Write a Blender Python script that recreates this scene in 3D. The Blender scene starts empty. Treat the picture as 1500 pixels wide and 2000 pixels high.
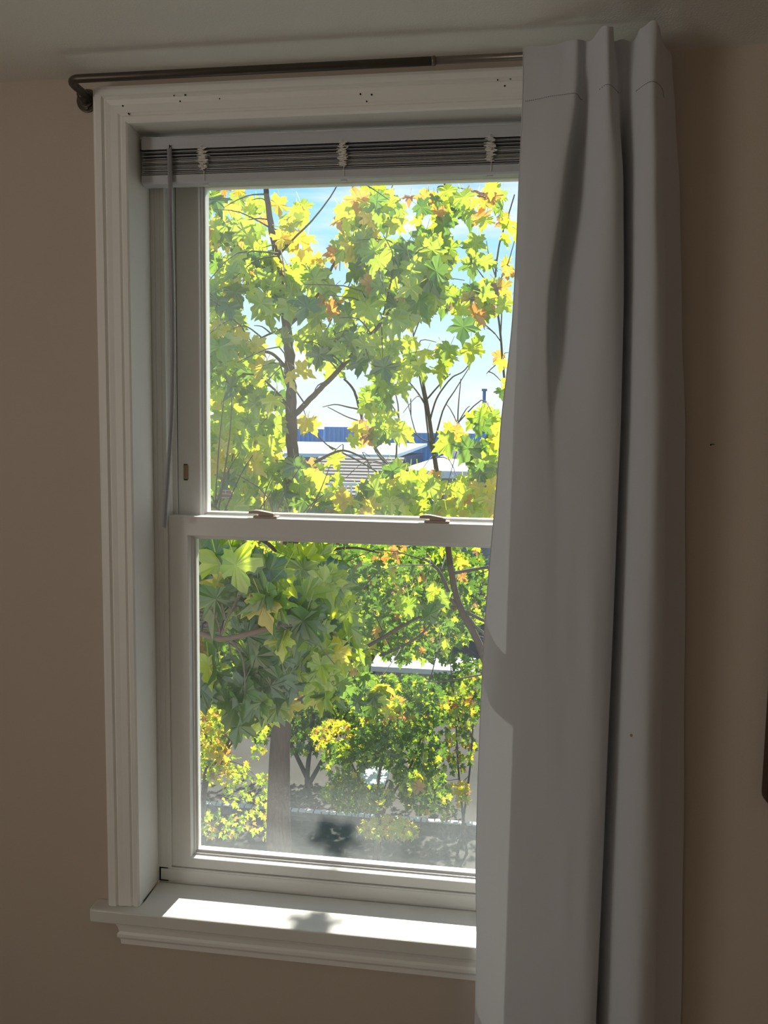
import bpy, bmesh, math, random
import numpy as np
from mathutils import Vector, Matrix, Quaternion
random.seed(7); rng = np.random.default_rng(7)
sc = bpy.context.scene
col = sc.collection

# ------------------------------------------------------------------ camera
CAM = np.array([0.6475, -1.3674, 0.9081]); YAW, PITCH, ROLL, FPX = 0.1322, -0.0924, 0.0144, 1512.8
cy, sy, cp, sp = math.cos(YAW), math.sin(YAW), math.cos(PITCH), math.sin(PITCH)
fw = np.array([-sy*cp, cy*cp, sp]); r0 = np.array([cy, sy, 0.0]); u0 = np.cross(r0, fw)
RT = math.cos(ROLL)*r0 + math.sin(ROLL)*u0; UP = -math.sin(ROLL)*r0 + math.cos(ROLL)*u0
cam = bpy.data.cameras.new('camera'); cam.sensor_fit = 'HORIZONTAL'; cam.sensor_width = 36.0
cam.lens = FPX*36.0/1500.0; cam.clip_start = 0.02; cam.clip_end = 500
camo = bpy.data.objects.new('camera', cam); col.objects.link(camo)
M = Matrix(((RT[0], UP[0], -fw[0], CAM[0]), (RT[1], UP[1], -fw[1], CAM[1]), (RT[2], UP[2], -fw[2], CAM[2]), (0, 0, 0, 1)))
camo.matrix_world = M
sc.camera = camo

def at(px, py, y):
    """world point on the plane Y=y seen at a photo pixel"""
    d = fw + (px-750)/FPX*RT - (py-1000)/FPX*UP
    return CAM + d*(y-CAM[1])/d[1]

# ------------------------------------------------------------------ light, exposure
sc.view_settings.view_transform = 'Standard'; sc.view_settings.look = 'None'
sc.view_settings.exposure = 0.0; sc.view_settings.gamma = 1.0; sc.view_settings.use_curve_mapping = False
SUN_EL, SUN_AZ = math.radians(42), math.radians(8)
SUN = Vector((math.sin(SUN_AZ)*math.cos(SUN_EL), math.cos(SUN_AZ)*math.cos(SUN_EL), math.sin(SUN_EL)))
sl = bpy.data.lights.new('sun', 'SUN'); sl.energy = 12.5; sl.angle = math.radians(0.6); sl.color = (1.0, 0.95, 0.86)
slo = bpy.data.objects.new('sun', sl); col.objects.link(slo)
slo.rotation_euler = SUN.to_track_quat('Z', 'Y').to_euler(); slo.location = (5, 20, 20)

w = bpy.data.worlds.new('sky'); sc.world = w; w.use_nodes = True
nt = w.node_tree; nt.nodes.clear()
def wn(t, **k):
    n = nt.nodes.new(t)
    for a, b in k.items(): setattr(n, a, b)
    return n
out = wn('ShaderNodeOutputWorld'); bg = wn('ShaderNodeBackground'); tc = wn('ShaderNodeTexCoord')
sep = wn('ShaderNodeSeparateXYZ'); ramp = wn('ShaderNodeValToRGB'); mix = wn('ShaderNodeMix', data_type='RGBA')
nt.links.new(tc.outputs['Generated'], sep.inputs[0]); nt.links.new(sep.outputs['Z'], ramp.inputs[0])
els = ramp.color_ramp.elements
els[0].position = 0.0; els[0].color = (0.92, 0.97, 1.0, 1); els[1].position = 1.0; els[1].color = (0.07, 0.24, 0.62, 1)
for p_, c_ in ((0.12, (0.68, 0.90, 1.0, 1)), (0.27, (0.36, 0.76, 0.97, 1)), (0.5, (0.14, 0.42, 0.80, 1))):
    e = els.new(p_); e.color = c_
mp = wn('ShaderNodeMapping'); mp.inputs['Scale'].default_value = (2.2, 2.2, 14.0)
no = wn('ShaderNodeTexNoise'); no.inputs['Scale'].default_value = 1.6; no.inputs['Detail'].default_value = 6
cr = wn('ShaderNodeValToRGB'); cr.color_ramp.elements[0].position = 0.52; cr.color_ramp.elements[1].position = 0.72
nt.links.new(tc.outputs['Generated'], mp.inputs[0]); nt.links.new(mp.outputs[0], no.inputs['Vector']); nt.links.new(no.outputs['Fac'], cr.inputs[0])
nt.links.new(cr.outputs[0], mix.inputs['Factor']); nt.links.new(ramp.outputs[0], mix.inputs['A']); mix.inputs['B'].default_value = (0.95, 0.97, 1.0, 1)
nt.links.new(mix.outputs['Result'], bg.inputs[0]); bg.inputs[1].default_value = 1.15; nt.links.new(bg.outputs[0], out.inputs[0])
sc.cycles.max_bounces = 10; sc.cycles.diffuse_bounces = 6; sc.cycles.transparent_max_bounces = 24
sc.cycles.sample_clamp_indirect = 6.0

def area(name, loc, aim, sx, sy_, energy, color):
    l = bpy.data.lights.new(name, 'AREA'); l.shape = 'RECTANGLE'; l.size = sx; l.size_y = sy_; l.energy = energy; l.color = color
    o = bpy.data.objects.new(name, l); col.objects.link(o); o.location = loc
    o.rotation_euler = (-Vector(aim)).to_track_quat('Z', 'Y').to_euler(); return o
# added fill light aimed upward, unseen, in the left wall behind the camera
area('added_fill_light', (-1.84, -2.9, 0.62), (1, 0.0, 1.0), 1.15, 1.0, 29.0, (1.0, 0.93, 0.84))

# ------------------------------------------------------------------ materials
def mat(name, color, rough=0.6, noise=0.0, scale=20.0, bump=0.0, bscale=200.0, metal=0.0, spec=0.4, color2=None, stretch=None):
    m = bpy.data.materials.new(name); m.use_nodes = True
    t = m.node_tree; b = t.nodes['Principled BSDF']
    b.inputs['Roughness'].default_value = rough; b.inputs['Metallic'].default_value = metal
    b.inputs['Specular IOR Level'].default_value = spec
    c = t.nodes.new('ShaderNodeTexCoord'); n = t.nodes.new('ShaderNodeTexNoise'); n.inputs['Scale'].default_value = scale; n.inputs['Detail'].default_value = 5
    if stretch:
        mpp = t.nodes.new('ShaderNodeMapping'); mpp.inputs['Scale'].default_value = stretch
        t.links.new(c.outputs['Object'], mpp.inputs[0]); t.links.new(mpp.outputs[0], n.inputs['Vector'])
    else:
        t.links.new(c.outputs['Object'], n.inputs['Vector'])
    x = t.nodes.new('ShaderNodeMix'); x.data_type = 'RGBA'
    c2 = color2 if color2 else tuple(max(0, v*(1-noise)) for v in color)
    x.inputs['A'].default_value = (*color, 1); x.inputs['B'].default_value = (*c2, 1)
    t.links.new(n.outputs['Fac'], x.inputs['Factor']); t.links.new(x.outputs['Result'], b.inputs['Base Color'])
    if bump:
        n2 = t.nodes.new('ShaderNodeTexNoise'); n2.inputs['Scale'].default_value = bscale; n2.inputs['Detail'].default_value = 3
        t.links.new(c.outputs['Object'], n2.inputs['Vector'])
        bp = t.nodes.new('ShaderNodeBump'); bp.inputs['Strength'].default_value = bump; bp.inputs['Distance'].default_value = 0.002
        t.links.new(n2.outputs['Fac'], bp.inputs['Height']); t.links.new(bp.outputs[0], b.inputs['Normal'])
    return m

def leaf_mat(name, c1, c2, trans=0.68):
    m = bpy.data.materials.new(name); m.use_nodes = True; t = m.node_tree; t.nodes.clear()
    o = t.nodes.new('ShaderNodeOutputMaterial'); d = t.nodes.new('ShaderNodeBsdfDiffuse'); tr = t.nodes.new('ShaderNodeBsdfTranslucent')
    g = t.nodes.new('ShaderNodeBsdfGlossy'); g.inputs['Roughness'].default_value = 0.32
    geo = t.nodes.new('ShaderNodeNewGeometry'); oi = t.nodes.new('ShaderNodeObjectInfo')
    ad = t.nodes.new('ShaderNodeMath'); ad.operation = 'ADD'; fr = t.nodes.new('ShaderNodeMath'); fr.operation = 'FRACT'
    t.links.new(geo.outputs['Random Per Island'], ad.inputs[0]); t.links.new(oi.outputs['Random'], ad.inputs[1]); t.links.new(ad.outputs[0], fr.inputs[0])
    x = t.nodes.new('ShaderNodeMix'); x.data_type = 'RGBA'; x.inputs['A'].default_value = (*c1, 1); x.inputs['B'].default_value = (*c2, 1)
    t.links.new(fr.outputs[0], x.inputs['Factor'])
    dk = t.nodes.new('ShaderNodeMix'); dk.data_type = 'RGBA'; dk.blend_type = 'MULTIPLY'; dk.inputs['Factor'].default_value = 1; dk.inputs['B'].default_value = (0.50, 0.56, 0.8, 1)
    t.links.new(x.outputs['Result'], dk.inputs['A'])
    t.links.new(dk.outputs['Result'], d.inputs[0]); t.links.new(x.outputs['Result'], tr.inputs[0])
    a = t.nodes.new('ShaderNodeMixShader'); a.inputs[0].default_value = trans
    t.links.new(d.outputs[0], a.inputs[1]); t.links.new(tr.outputs[0], a.inputs[2])
    b = t.nodes.new('ShaderNodeMixShader'); b.inputs[0].default_value = 0.09
    t.links.new(a.outputs[0], b.inputs[1]); t.links.new(g.outputs[0], b.inputs[2]); t.links.new(b.outputs[0], o.inputs[0])
    return m

def cloth_mat(name, color, trans):
    m = bpy.data.materials.new(name); m.use_nodes = True; t = m.node_tree; t.nodes.clear()
    o = t.nodes.new('ShaderNodeOutputMaterial'); d = t.nodes.new('ShaderNodeBsdfDiffuse'); tr = t.nodes.new('ShaderNodeBsdfTranslucent')
    c = t.nodes.new('ShaderNodeTexCoord'); wv = t.nodes.new('ShaderNodeTexNoise'); wv.inputs['Scale'].default_value = 900; bp = t.nodes.new('ShaderNodeBump'); bp.inputs['Strength'].default_value = 0.12; bp.inputs['Distance'].default_value = 0.001
    t.links.new(c.outputs['Object'], wv.inputs['Vector']); t.links.new(wv.outputs['Fac'], bp.inputs['Height']); t.links.new(bp.outputs[0], d.inputs['Normal'])
    d.inputs[0].default_value = (*color, 1); tr.inputs[0].default_value = (*[min(1, v*1.05) for v in color], 1); d.inputs['Roughness'].default_value = 0.6
    a = t.nodes.new('ShaderNodeMixShader'); a.inputs[0].default_value = trans
    t.links.new(d.outputs[0], a.inputs[1]); t.links.new(tr.outputs[0], a.inputs[2]); t.links.new(a.outputs[0], o.inputs[0])
    return m

def glass_mat(name, base, amp, grads):
    """clear pane with a film of sunlit dust; grads = [(axis, from, to, amount)] where the film is thicker"""
    m = bpy.data.materials.new(name); m.use_nodes = True; t = m.node_tree; t.nodes.clear()
    o = t.nodes.new('ShaderNodeOutputMaterial'); tp = t.nodes.new('ShaderNodeBsdfTransparent'); g = t.nodes.new('ShaderNodeBsdfGlossy'); g.inputs['Roughness'].default_value = 0.02
    tp.inputs[0].default_value = (0.97, 0.985, 0.98, 1)
    dust = t.nodes.new('ShaderNodeBsdfTranslucent'); dust.inputs[0].default_value = (0.80, 0.84, 0.84, 1)
    fz = t.nodes.new('ShaderNodeFresnel'); fz.inputs[0].default_value = 1.45
    c = t.nodes.new('ShaderNodeTexCoord'); s = t.nodes.new('ShaderNodeSeparateXYZ'); t.links.new(c.outputs['Object'], s.inputs[0])
    n = t.nodes.new('ShaderNodeTexNoise'); n.inputs['Scale'].default_value = 5.5; n.inputs['Detail'].default_value = 4; n.inputs['Distortion'].default_value = 0.6
    t.links.new(c.outputs['Object'], n.inputs['Vector'])
    n2 = t.nodes.new('ShaderNodeTexNoise'); n2.inputs['Scale'].default_value = 420; n2.inputs['Detail'].default_value = 1
    t.links.new(c.outputs['Object'], n2.inputs['Vector'])
    r = t.nodes.new('ShaderNodeMapRange'); r.inputs[1].default_value = 0.35; r.inputs[2].default_value = 0.7; r.inputs[3].default_value = base; r.inputs[4].default_value = base+amp
    t.links.new(n.outputs['Fac'], r.inputs[0]); cur = r.outputs[0]
    for ax, a0, a1, amt in grads:
        q = t.nodes.new('ShaderNodeMapRange'); q.interpolation_type = 'SMOOTHSTEP'; q.inputs[1].default_value = min(a0, a1); q.inputs[2].default_value = max(a0, a1)
        q.inputs[3].default_value = 0 if a0 < a1 else amt; q.inputs[4].default_value = amt if a0 < a1 else 0
        t.links.new(s.outputs[ax], q.inputs[0])
        qq = t.nodes.new('ShaderNodeMath'); qq.operation = 'MULTIPLY'; t.links.new(q.outputs[0], qq.inputs[0])
        nm = t.nodes.new('ShaderNodeMapRange'); nm.inputs[1].default_value = 0.3; nm.inputs[2].default_value = 0.65; nm.inputs[3].default_value = 0.6; nm.inputs[4].default_value = 1.0
        t.links.new(n.outputs['Fac'], nm.inputs[0]); t.links.new(nm.outputs[0], qq.inputs[1])
        p = t.nodes.new('ShaderNodeMath'); p.operation = 'ADD'; t.links.new(cur, p.inputs[0]); t.links.new(qq.outputs[0], p.inputs[1]); cur = p.outputs[0]
    sp_ = t.nodes.new('ShaderNodeMapRange'); sp_.inputs[1].default_value = 0.3; sp_.inputs[2].default_value = 0.75; sp_.inputs[3].default_value = 0.75; sp_.inputs[4].default_value = 1.3
    t.links.new(n2.outputs['Fac'], sp_.inputs[0])
    mu = t.nodes.new('ShaderNodeMath'); mu.operation = 'MULTIPLY'; t.links.new(cur, mu.inputs[0]); t.links.new(sp_.outputs[0], mu.inputs[1])
    a = t.nodes.new('ShaderNodeMixShader'); b = t.nodes.new('ShaderNodeMixShader')
    fh = t.nodes.new('ShaderNodeMath'); fh.operation = 'MULTIPLY'; fh.inputs[1].default_value = 0.6; t.links.new(fz.outputs[0], fh.inputs[0])
    t.links.new(fh.outputs[0], a.inputs[0]); t.links.new(tp.outputs[0], a.inputs[1]); t.links.new(g.outputs[0], a.inputs[2])
    t.links.new(mu.outputs[0], b.inputs[0]); t.links.new(a.outputs[0], b.inputs[1]); t.links.new(dust.outputs[0], b.inputs[2]); t.links.new(b.outputs[0], o.inputs[0])
    return m

def brick_mat(name, c1, c2, mort):
    m = bpy.data.materials.new(name); m.use_nodes = True; t = m.node_tree; b = t.nodes['Principled BSDF']; b.inputs['Roughness'].default_value = 0.9
    c = t.nodes.new('ShaderNodeTexCoord'); s = t.nodes.new('ShaderNodeSeparateXYZ'); k = t.nodes.new('ShaderNodeCombineXYZ'); br = t.nodes.new('ShaderNodeTexBrick')
    ad = t.nodes.new('ShaderNodeMath'); ad.operation = 'ADD'
    t.links.new(c.outputs['Object'], s.inputs[0]); t.links.new(s.outputs['X'], ad.inputs[0]); t.links.new(s.outputs['Y'], ad.inputs[1])
    t.links.new(ad.outputs[0], k.inputs['X']); t.links.new(s.outputs['Z'], k.inputs['Y'])
    br.inputs['Scale'].default_value = 1; br.inputs['Brick Width'].default_value = 0.22; br.inputs['Row Height'].default_value = 0.075; br.inputs['Mortar Size'].default_value = 0.008
    br.inputs['Color1'].default_value = (*c1, 1); br.inputs['Color2'].default_value = (*c2, 1); br.inputs['Mortar'].default_value = (*mort, 1)
    t.links.new(k.outputs[0], br.inputs['Vector']); t.links.new(br.outputs['Color'], b.inputs['Base Color']); return m

MT = dict(
    wall=mat('beige_wall_paint', (0.53, 0.45, 0.375), 0.8, 0.06, 3, 0.25, 260),
    ceil=mat('white_ceiling_paint', (0.80, 0.79, 0.74), 0.9, 0.05, 4, 0.3, 300),
    trim=mat('white_trim_gloss', (0.85, 0.84, 0.80), 0.35, 0.05, 9, 0.08, 120),
    stool=mat('white_sill_worn', (0.74, 0.73, 0.68), 0.4, 0.14, 14, 0.1, 150),
    vinyl=mat('white_vinyl', (0.78, 0.775, 0.755), 0.4, 0.05, 8),
    lock=mat('almond_lock_plastic', (0.50, 0.40, 0.33), 0.4, 0.1, 60),
    latch=mat('tan_latch_plastic', (0.34, 0.24, 0.14), 0.5, 0.1, 60),
    blind=mat('white_blind_vinyl', (0.53, 0.54, 0.57), 0.45, 0.06, 12),
    slat=mat('grey_blind_slat', (0.56, 0.55, 0.55), 0.4, 0.12, 12),
    slat_shaded=mat('shaded_blind_slat', (0.16, 0.16, 0.17), 0.4, 0.12, 12),  # darker copy of the slat colour, paints shade lines into the stack
    cord=mat('white_cord', (0.82, 0.79, 0.72), 0.8, 0.1, 60),
    wand=mat('grey_wand_plastic', (0.30, 0.29, 0.32), 0.4, 0.08, 30),
    rod=mat('bronze_rod_metal', (0.10, 0.085, 0.068), 0.42, 0.3, 40, metal=0.55),
    rod2=mat('pale_bronze_rod_metal', (0.20, 0.17, 0.14), 0.35, 0.3, 40, metal=0.5),
    dark=mat('dark_hole', (0.01, 0.009, 0.008), 0.9, 0.1, 40),
    stitch=mat('stitch_thread', (0.16, 0.16, 0.17), 0.9, 0.1, 40),
    floor=mat('brown_wood_floor', (0.17, 0.12, 0.08), 0.5, 0.2, 3, stretch=(1, 14, 1)),
    wood=mat('dark_brown_wood', (0.075, 0.038, 0.022), 0.45, 0.4, 6, stretch=(8, 8, 1)),
    mat_board=mat('cream_mat_board', (0.6, 0.55, 0.46), 0.8, 0.05, 10),
    curtain=cloth_mat('grey_curtain_cloth', (0.57, 0.575, 0.60), 0.055),
    bark=mat('grey_brown_bark', (0.15, 0.105, 0.085), 0.9, 0.5, 25, 0.6, 60, stretch=(3, 3, 0.6)),
    twig=mat('grey_twig_bark', (0.15, 0.125, 0.11), 0.9, 0.4, 30),
    ground=mat('grey_ground', (0.085, 0.078, 0.07), 0.95, 0.0, 1.4, color2=(0.045, 0.045, 0.036)),
    brick=brick_mat('red_brick', (0.38, 0.16, 0.11), (0.30, 0.12, 0.09), (0.45, 0.40, 0.35)),
    shingle=mat('grey_brown_shingle', (0.30, 0.25, 0.22), 0.9, 0.35, 8, stretch=(1, 1, 12)),
    blue=mat('blue_metal_siding', (0.14, 0.33, 0.66), 0.5, 0.15, 2),
    bluedk=mat('dark_blue_metal', (0.07, 0.14, 0.28), 0.5, 0.15, 2),
    cyan=mat('pale_blue_metal_roof', (0.50, 0.68, 0.78), 0.5, 0.1, 2),
    whiteroof=mat('white_roof_membrane', (0.80, 0.80, 0.80), 0.8, 0.08, 1),
    render=mat('grey_render', (0.42, 0.40, 0.38), 0.9, 0.1, 2),
    fence=mat('dark_grey_fence', (0.13, 0.115, 0.11), 0.85, 0.35, 9),
    fencecap=mat('pale_weathered_wood', (0.62, 0.60, 0.57), 0.8, 0.3, 12),
    white=mat('white_painted_wood', (0.78, 0.80, 0.82), 0.6, 0.06, 6),
    g1=leaf_mat('leaf_green', (0.34, 0.49, 0.03), (0.47, 0.60, 0.035)),
    g2=leaf_mat('leaf_deep_green', (0.10, 0.21, 0.024), (0.19, 0.33, 0.030)),
    yg=leaf_mat('leaf_yellow_green', (0.60, 0.76, 0.03), (0.80, 0.82, 0.035)),
    y=leaf_mat('leaf_yellow', (0.95, 0.78, 0.05), (0.90, 0.62, 0.04)),
    o=leaf_mat('leaf_orange', (0.85, 0.42, 0.06), (0.72, 0.30, 0.07)),
    b=leaf_mat('leaf_brown', (0.45, 0.27, 0.10), (0.36, 0.18, 0.08)),
)
glass_up = glass_mat('dusty_upper_glass', 0.006, 0.010, [('X', 0.30, 0.62, 0.095), ('X', 0.13, 0.08, 0.010), ('Z', 1.1, 1.35, 0.055)])
glass_lo = glass_mat('dusty_lower_glass', 0.003, 0.010, [('X', 0.34, 0.62, 0.06), ('Z', 0.25, 0.08, 0.06)])

# ------------------------------------------------------------------ helpers
BASE = {}
def tag(o, label, cat, group=None):
    o['label'] = label; o['category'] = cat
    if group: o['group'] = group
    return o
def empty(name, loc, label=None, cat=None, group=None, structure=False):
    o = bpy.data.objects.new(name, None); col.objects.link(o); o.location = loc; o.empty_display_size = 0.05
    BASE[o] = np.array(loc, float)
    if label: tag(o, label, cat, group)
    if structure: o['kind'] = 'structure'
    return o
def add(name, vf, m, parent=None, smooth=False, structure=False, bevel=0.0, label=None):
    v, f = vf
    base = BASE[parent] if parent else np.zeros(3)
    me = bpy.data.meshes.new(name); me.from_pydata([tuple(np.asarray(p, float)-base) for p in v], [], f)
    for mm in (m if isinstance(m, list) else [m]): me.materials.append(mm)
    me.validate(); me.update()
    bm = bmesh.new(); bm.from_mesh(me); bmesh.ops.recalc_face_normals(bm, faces=bm.faces); bm.to_mesh(me); bm.free()
    if smooth: me.polygons.foreach_set('use_smooth', [True]*len(me.polygons))
    o = bpy.data.objects.new(name, me); col.objects.link(o); BASE[o] = base
    if parent: o.parent = parent
    if bevel:
        b = o.modifiers.new('bevel', 'BEVEL'); b.width = bevel; b.segments = 2; b.limit_method = 'ANGLE'
    if structure: o['kind'] = 'structure'
    if label: o['label'] = label
    return o
def box(x0, x1, y0, y1, z0, z1):
    v = [(x, y, z) for z in (z0, z1) for y in (y0, y1) for x in (x0, x1)]
    return v, [(0, 1, 3, 2), (4, 6, 7, 5), (0, 4, 5, 1), (2, 3, 7, 6), (0, 2, 6, 4), (1, 5, 7, 3)]
def join(*ps):
    V, F = [], []
    for v, f in ps:
        n = len(V); V += list(v); F += [tuple(i+n for i in q) for q in f]
    return V, F
def tube(pts, rad, n=8, cap=True):
    pts = [np.asarray(p, float) for p in pts]; k = len(pts)
    if np.isscalar(rad): rad = [rad]*k
    V, F = [], []; nrm = None
    for i in range(k):
        d = pts[min(i+1, k-1)]-pts[max(i-1, 0)]; d = d/(np.linalg.norm(d)+1e-12)
        if nrm is None:
            a = np.array([0, 0, 1.0]) if abs(d[2]) < 0.9 else np.array([1.0, 0, 0]); nrm = np.cross(d, a)
        nrm = nrm-d*np.dot(nrm, d); nrm /= np.linalg.norm(nrm)+1e-12; bn = np.cross(d, nrm)
        for j in range(n):
            t = 2*math.pi*j/n; V.append(pts[i]+rad[i]*(math.cos(t)*nrm+math.sin(t)*bn))
    for i in range(k-1):
        for j in range(n):
            F.append((i*n+j, i*n+(j+1) % n, (i+1)*n+(j+1) % n, (i+1)*n+j))
    if cap: F += [tuple(range(n-1, -1, -1)), tuple((k-1)*n+j for j in range(n))]
    return V, F
def spline(P, n):
    """Catmull-Rom through rows of P, n samples"""
    P = np.asarray(P, float); k = len(P); out_ = []
    for t in np.linspace(0, k-1, n):
        i = min(int(t), k-2); s = t-i
        p0, p1, p2, p3 = P[max(i-1, 0)], P[i], P[i+1], P[min(i+2, k-1)]
        out_.append(0.5*((2*p1)+(p2-p0)*s+(2*p0-5*p1+4*p2-p3)*s*s+(3*p1-p0-3*p2+p3)*s**3))
    return np.array(out_)
def loft(A, B, closed=True):
    """two rings with the same number of points, capped"""
    n = len(A); F = [(i, (i+1) % n, n+(i+1) % n, n+i) for i in range(n)] + [tuple(range(n-1, -1, -1)), tuple(range(n, 2*n))]
    return list(A)+list(B), F
def disc(c, r, y0, y1, n=20):
    A = [(c[0]+r*math.cos(2*math.pi*i/n), y0, c[2]+r*math.sin(2*math.pi*i/n)) for i in range(n)]
    B = [(p[0], y1, p[2]) for p in A]; return loft(A, B)

# ------------------------------------------------------------------ the room
W, ZT, ZC, ZF = 0.81, 1.46, 1.546, -0.75        # window opening width and head height above the sill, ceiling, floor
XL, XR, YB = -1.8, 2.3, -3.9
WB = add('wall_back', join(box(XL-.1, -.02, 0, .2, ZF-.1, ZC+.1), box(W+.02, XR+.1, 0, .2, ZF-.1, ZC+.1), box(-.02, W+.02, 0, .2, ZT+.02, ZC+.1), box(-.02, W+.02, 0, .2, ZF-.1, -.03)), MT['wall'], structure=True)
c = at(1388, 869, 0)
add('scuff', join(disc(c, .0013, -.0006, .0005, 8), box(c[0], c[0]+.006, -.0005, .0005, c[2]+.0005, c[2]+.0018)), MT['dark'], WB)
add('wall_left', join(box(XL-.1, XL, YB, -3.5, ZF, ZC), box(XL-.1, XL, -2.3, 0, ZF, ZC), box(XL-.1, XL, -3.5, -2.3, ZF, 0), box(XL-.1, XL, -3.5, -2.3, 1.24, ZC)), MT['wall'], structure=True)  # opening added to hold the unseen fill light
add('wall_right', box(XR, XR+.1, YB, 0, ZF, ZC), MT['wall'], structure=True)
add('wall_front', box(XL-.1, XR+.1, YB-.1, YB, ZF-.1, ZC+.1), MT['wall'], structure=True)
add('floor', box(XL-.1, XR+.1, YB-.1, .0, ZF-.1, ZF), MT['floor'], structure=True)
add('ceiling', box(XL-.1, XR+.1, YB-.1, .0, ZC, ZC+.1), MT['ceil'], structure=True)
add('baseboard_back', box(XL, XR, -.014, 0, ZF, ZF+.11), MT['trim'], structure=True, bevel=.004)

# ------------------------------------------------------------------ interior window trim
CW = .061
tr = empty('trim_1', (W/2, 0, -.08), structure=True)
prof = [(0, 0), (0, .013), (.003, .016), (.010, .0165), (.0135, .0135), (.017, .0165), (.030, .0175), (.0385, .0195), (.042, .0165), (.0455, .0215), (.055, .0225), (.061, .0195), (.061, 0)]
def casing_side(sgn):
    x0 = 0 if sgn < 0 else W
    return loft([(x0+sgn*u, -h, 0) for u, h in prof], [(x0+sgn*u, -h, ZT+u) for u, h in prof])
add('side_casing', casing_side(-1), MT['trim'], tr); add('side_casing', casing_side(1), MT['trim'], tr)
head = add('head_casing', loft([(-u, -h, ZT+u) for u, h in prof], [(W+u, -h, ZT+u) for u, h in prof]), MT['trim'], tr)
for px, py in ((240, 207), (251, 222), (307, 183), (340, 187), (362, 186), (352, 198), (429, 193), (704, 184), (716, 198), (726, 185), (922, 130), (972, 156), (986, 168), (997, 153)):
    p = at(px, py, -.0176); r = random.uniform(.0011, .0020)
    if ZT+.004 < p[2] < ZT+CW-.003: add('nail_hole', disc(p, r, -.0185, -.0150, 10), MT['dark'], head)
add('side_jamb', box(-.0195, -.0012, -.0005, .076, -.0, ZT+.0195), MT['trim'], tr)
add('side_jamb', box(W+.0012, W+.0195, -.0005, .076, -.0, ZT+.0195), MT['trim'], tr)
add('head_jamb', box(-.0012, W+.0012, -.0005, .076, ZT+.0012, ZT+.0195), MT['trim'], tr)
ST = -.0375
sto = [(-.093, 0), (-.093, ST+.004), (-.089, ST), (W+.089, ST), (W+.093, ST+.004), (W+.093, 0), (W, 0), (W, .0735), (0, .0735), (0, 0)]
add('window_stool', loft([(x, y, -.0265) for x, y in sto], [(x, y, -.0008) for x, y in sto]), MT['stool'], tr, bevel=.004)
ap = [(0, -.0265), (.024, -.0265), (.024, -.033), (.019, -.037), (.0155, -.046), (.0135, -.056), (.0165, -.060), (.0165, -.066), (.012, -.073), (.011, -.083), (0, -.083)]
add('apron', loft([(-.030-1.0*d, -d, z) for d, z in ap], [(W+.030+1.0*d, -d, z) for d, z in ap]), MT['trim'], tr)

# ------------------------------------------------------------------ the double-hung window
wi = empty('window_1', (W/2, .1, 0), structure=True)
for s in (0, 1):
    X = (lambda a: a) if s == 0 else (lambda a: W-a)
    def bx(a, b, *r): return box(min(X(a), X(b)), max(X(a), X(b)), *r)
    add('jamb_liner', join(bx(-.02, .020, .0765, .16, 0, ZT), bx(.020, .0265, .0765, .0800, .03, ZT), bx(.020, .030, .1190, .1215, .03, ZT), bx(.020, .040, .1585, .165, .03, ZT), bx(.0055, .0075, .0750, .0766, .033, ZT), bx(.0165, .0185, .0750, .0766, .033, ZT)), MT['vinyl'], wi)
add('frame_sill', join(box(0, W, .0765, .150, -.03, .030), box(.004, W-.004, .0755, .0766, .003, .027)), MT['vinyl'], wi, bevel=.0015)
add('frame_head', box(0, W, .0765, .20, ZT-.02, ZT+.02), MT['vinyl'], wi)
def sash(name, x0, z0, z1, y0, us, ul, ub, ut, gy, gm):
    """vinyl sash: face boards (mitred), stepped glazing beads, pane"""
    s = empty(name, (W/2, y0, z0)); s.parent = wi; s.location = np.array((W/2, y0, z0))-BASE[wi]
    x1 = W-x0
    # profile: (fraction of face width, extra inset, y)
    pr = [(0, 0, y0+.034), (0, 0, y0), (.97, 0, y0), (1, 0, y0+.001), (1, .0012, gy-.010), (1, .0038, gy-.009), (1, .0042, gy-.004), (1, .0085, gy-.003), (1, .0090, y0+.034)]
    def ring(f, e, y):
        l, b, t = f*ul+e, f*ub+e, f*ut+e
        return [(x0+l, y, z0+b), (x1-l, y, z0+b), (x1-l, y, z1-t), (x0+l, y, z1-t)]
    R_ = [ring(*q) for q in pr]
    for nm, a, b in (('bottom_rail', 0, 1), ('stile', 1, 2), ('top_rail', 2, 3), ('stile', 3, 0)):
        add(nm, loft([r[a] for r in R_], [r[b] for r in R_]), MT['vinyl'], s)
    e = .008
    add('glass_pane', box(x0+ul+e, x1-ul-e, gy, gy+.004, z0+ub+e, z1-ut-e), gm, s)
    return s
LS = sash('lower_sash', .0245, .031, .7535, .0810, 0, .0420, .0205, .0375, .104, glass_lo)
US = sash('upper_sash', .031, .716, 1.444, .1225, 0, .046, .034, .040, .139, glass_up)
for px in (519, 852):
    c = at(px, 1010, .098); cx = c[0]; z = .7535
    lk = add('sash_lock', join(box(cx-.022, cx+.026, .085, .108, z, z+.0045), box(cx-.012, cx+.019, .087, .107, z+.0045, z+.0100)), MT['lock'], LS, bevel=.0015, label='almond plastic cam lock')
    lv = [(cx-.031, z+.0085), (cx-.012, z+.0085), (cx-.004, z+.0095), (cx+.012, z+.0085), (cx+.014, z+.0105), (cx-.012, z+.0150), (cx-.022, z+.0150), (cx-.031, z+.0130)]
    add('lock_lever', loft([(x, .086, q) for x, q in lv], [(x, .104, q) for x, q in lv]), MT['lock'], LS)
c = at(364, 922, .122)
add('vent_latch', join(box(c[0]-.0045, c[0]+.0045, .1205, .1228, c[2]-.0145, c[2]+.0145)), MT['latch'], US, bevel=.001, label='small tan vent latch')
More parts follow.
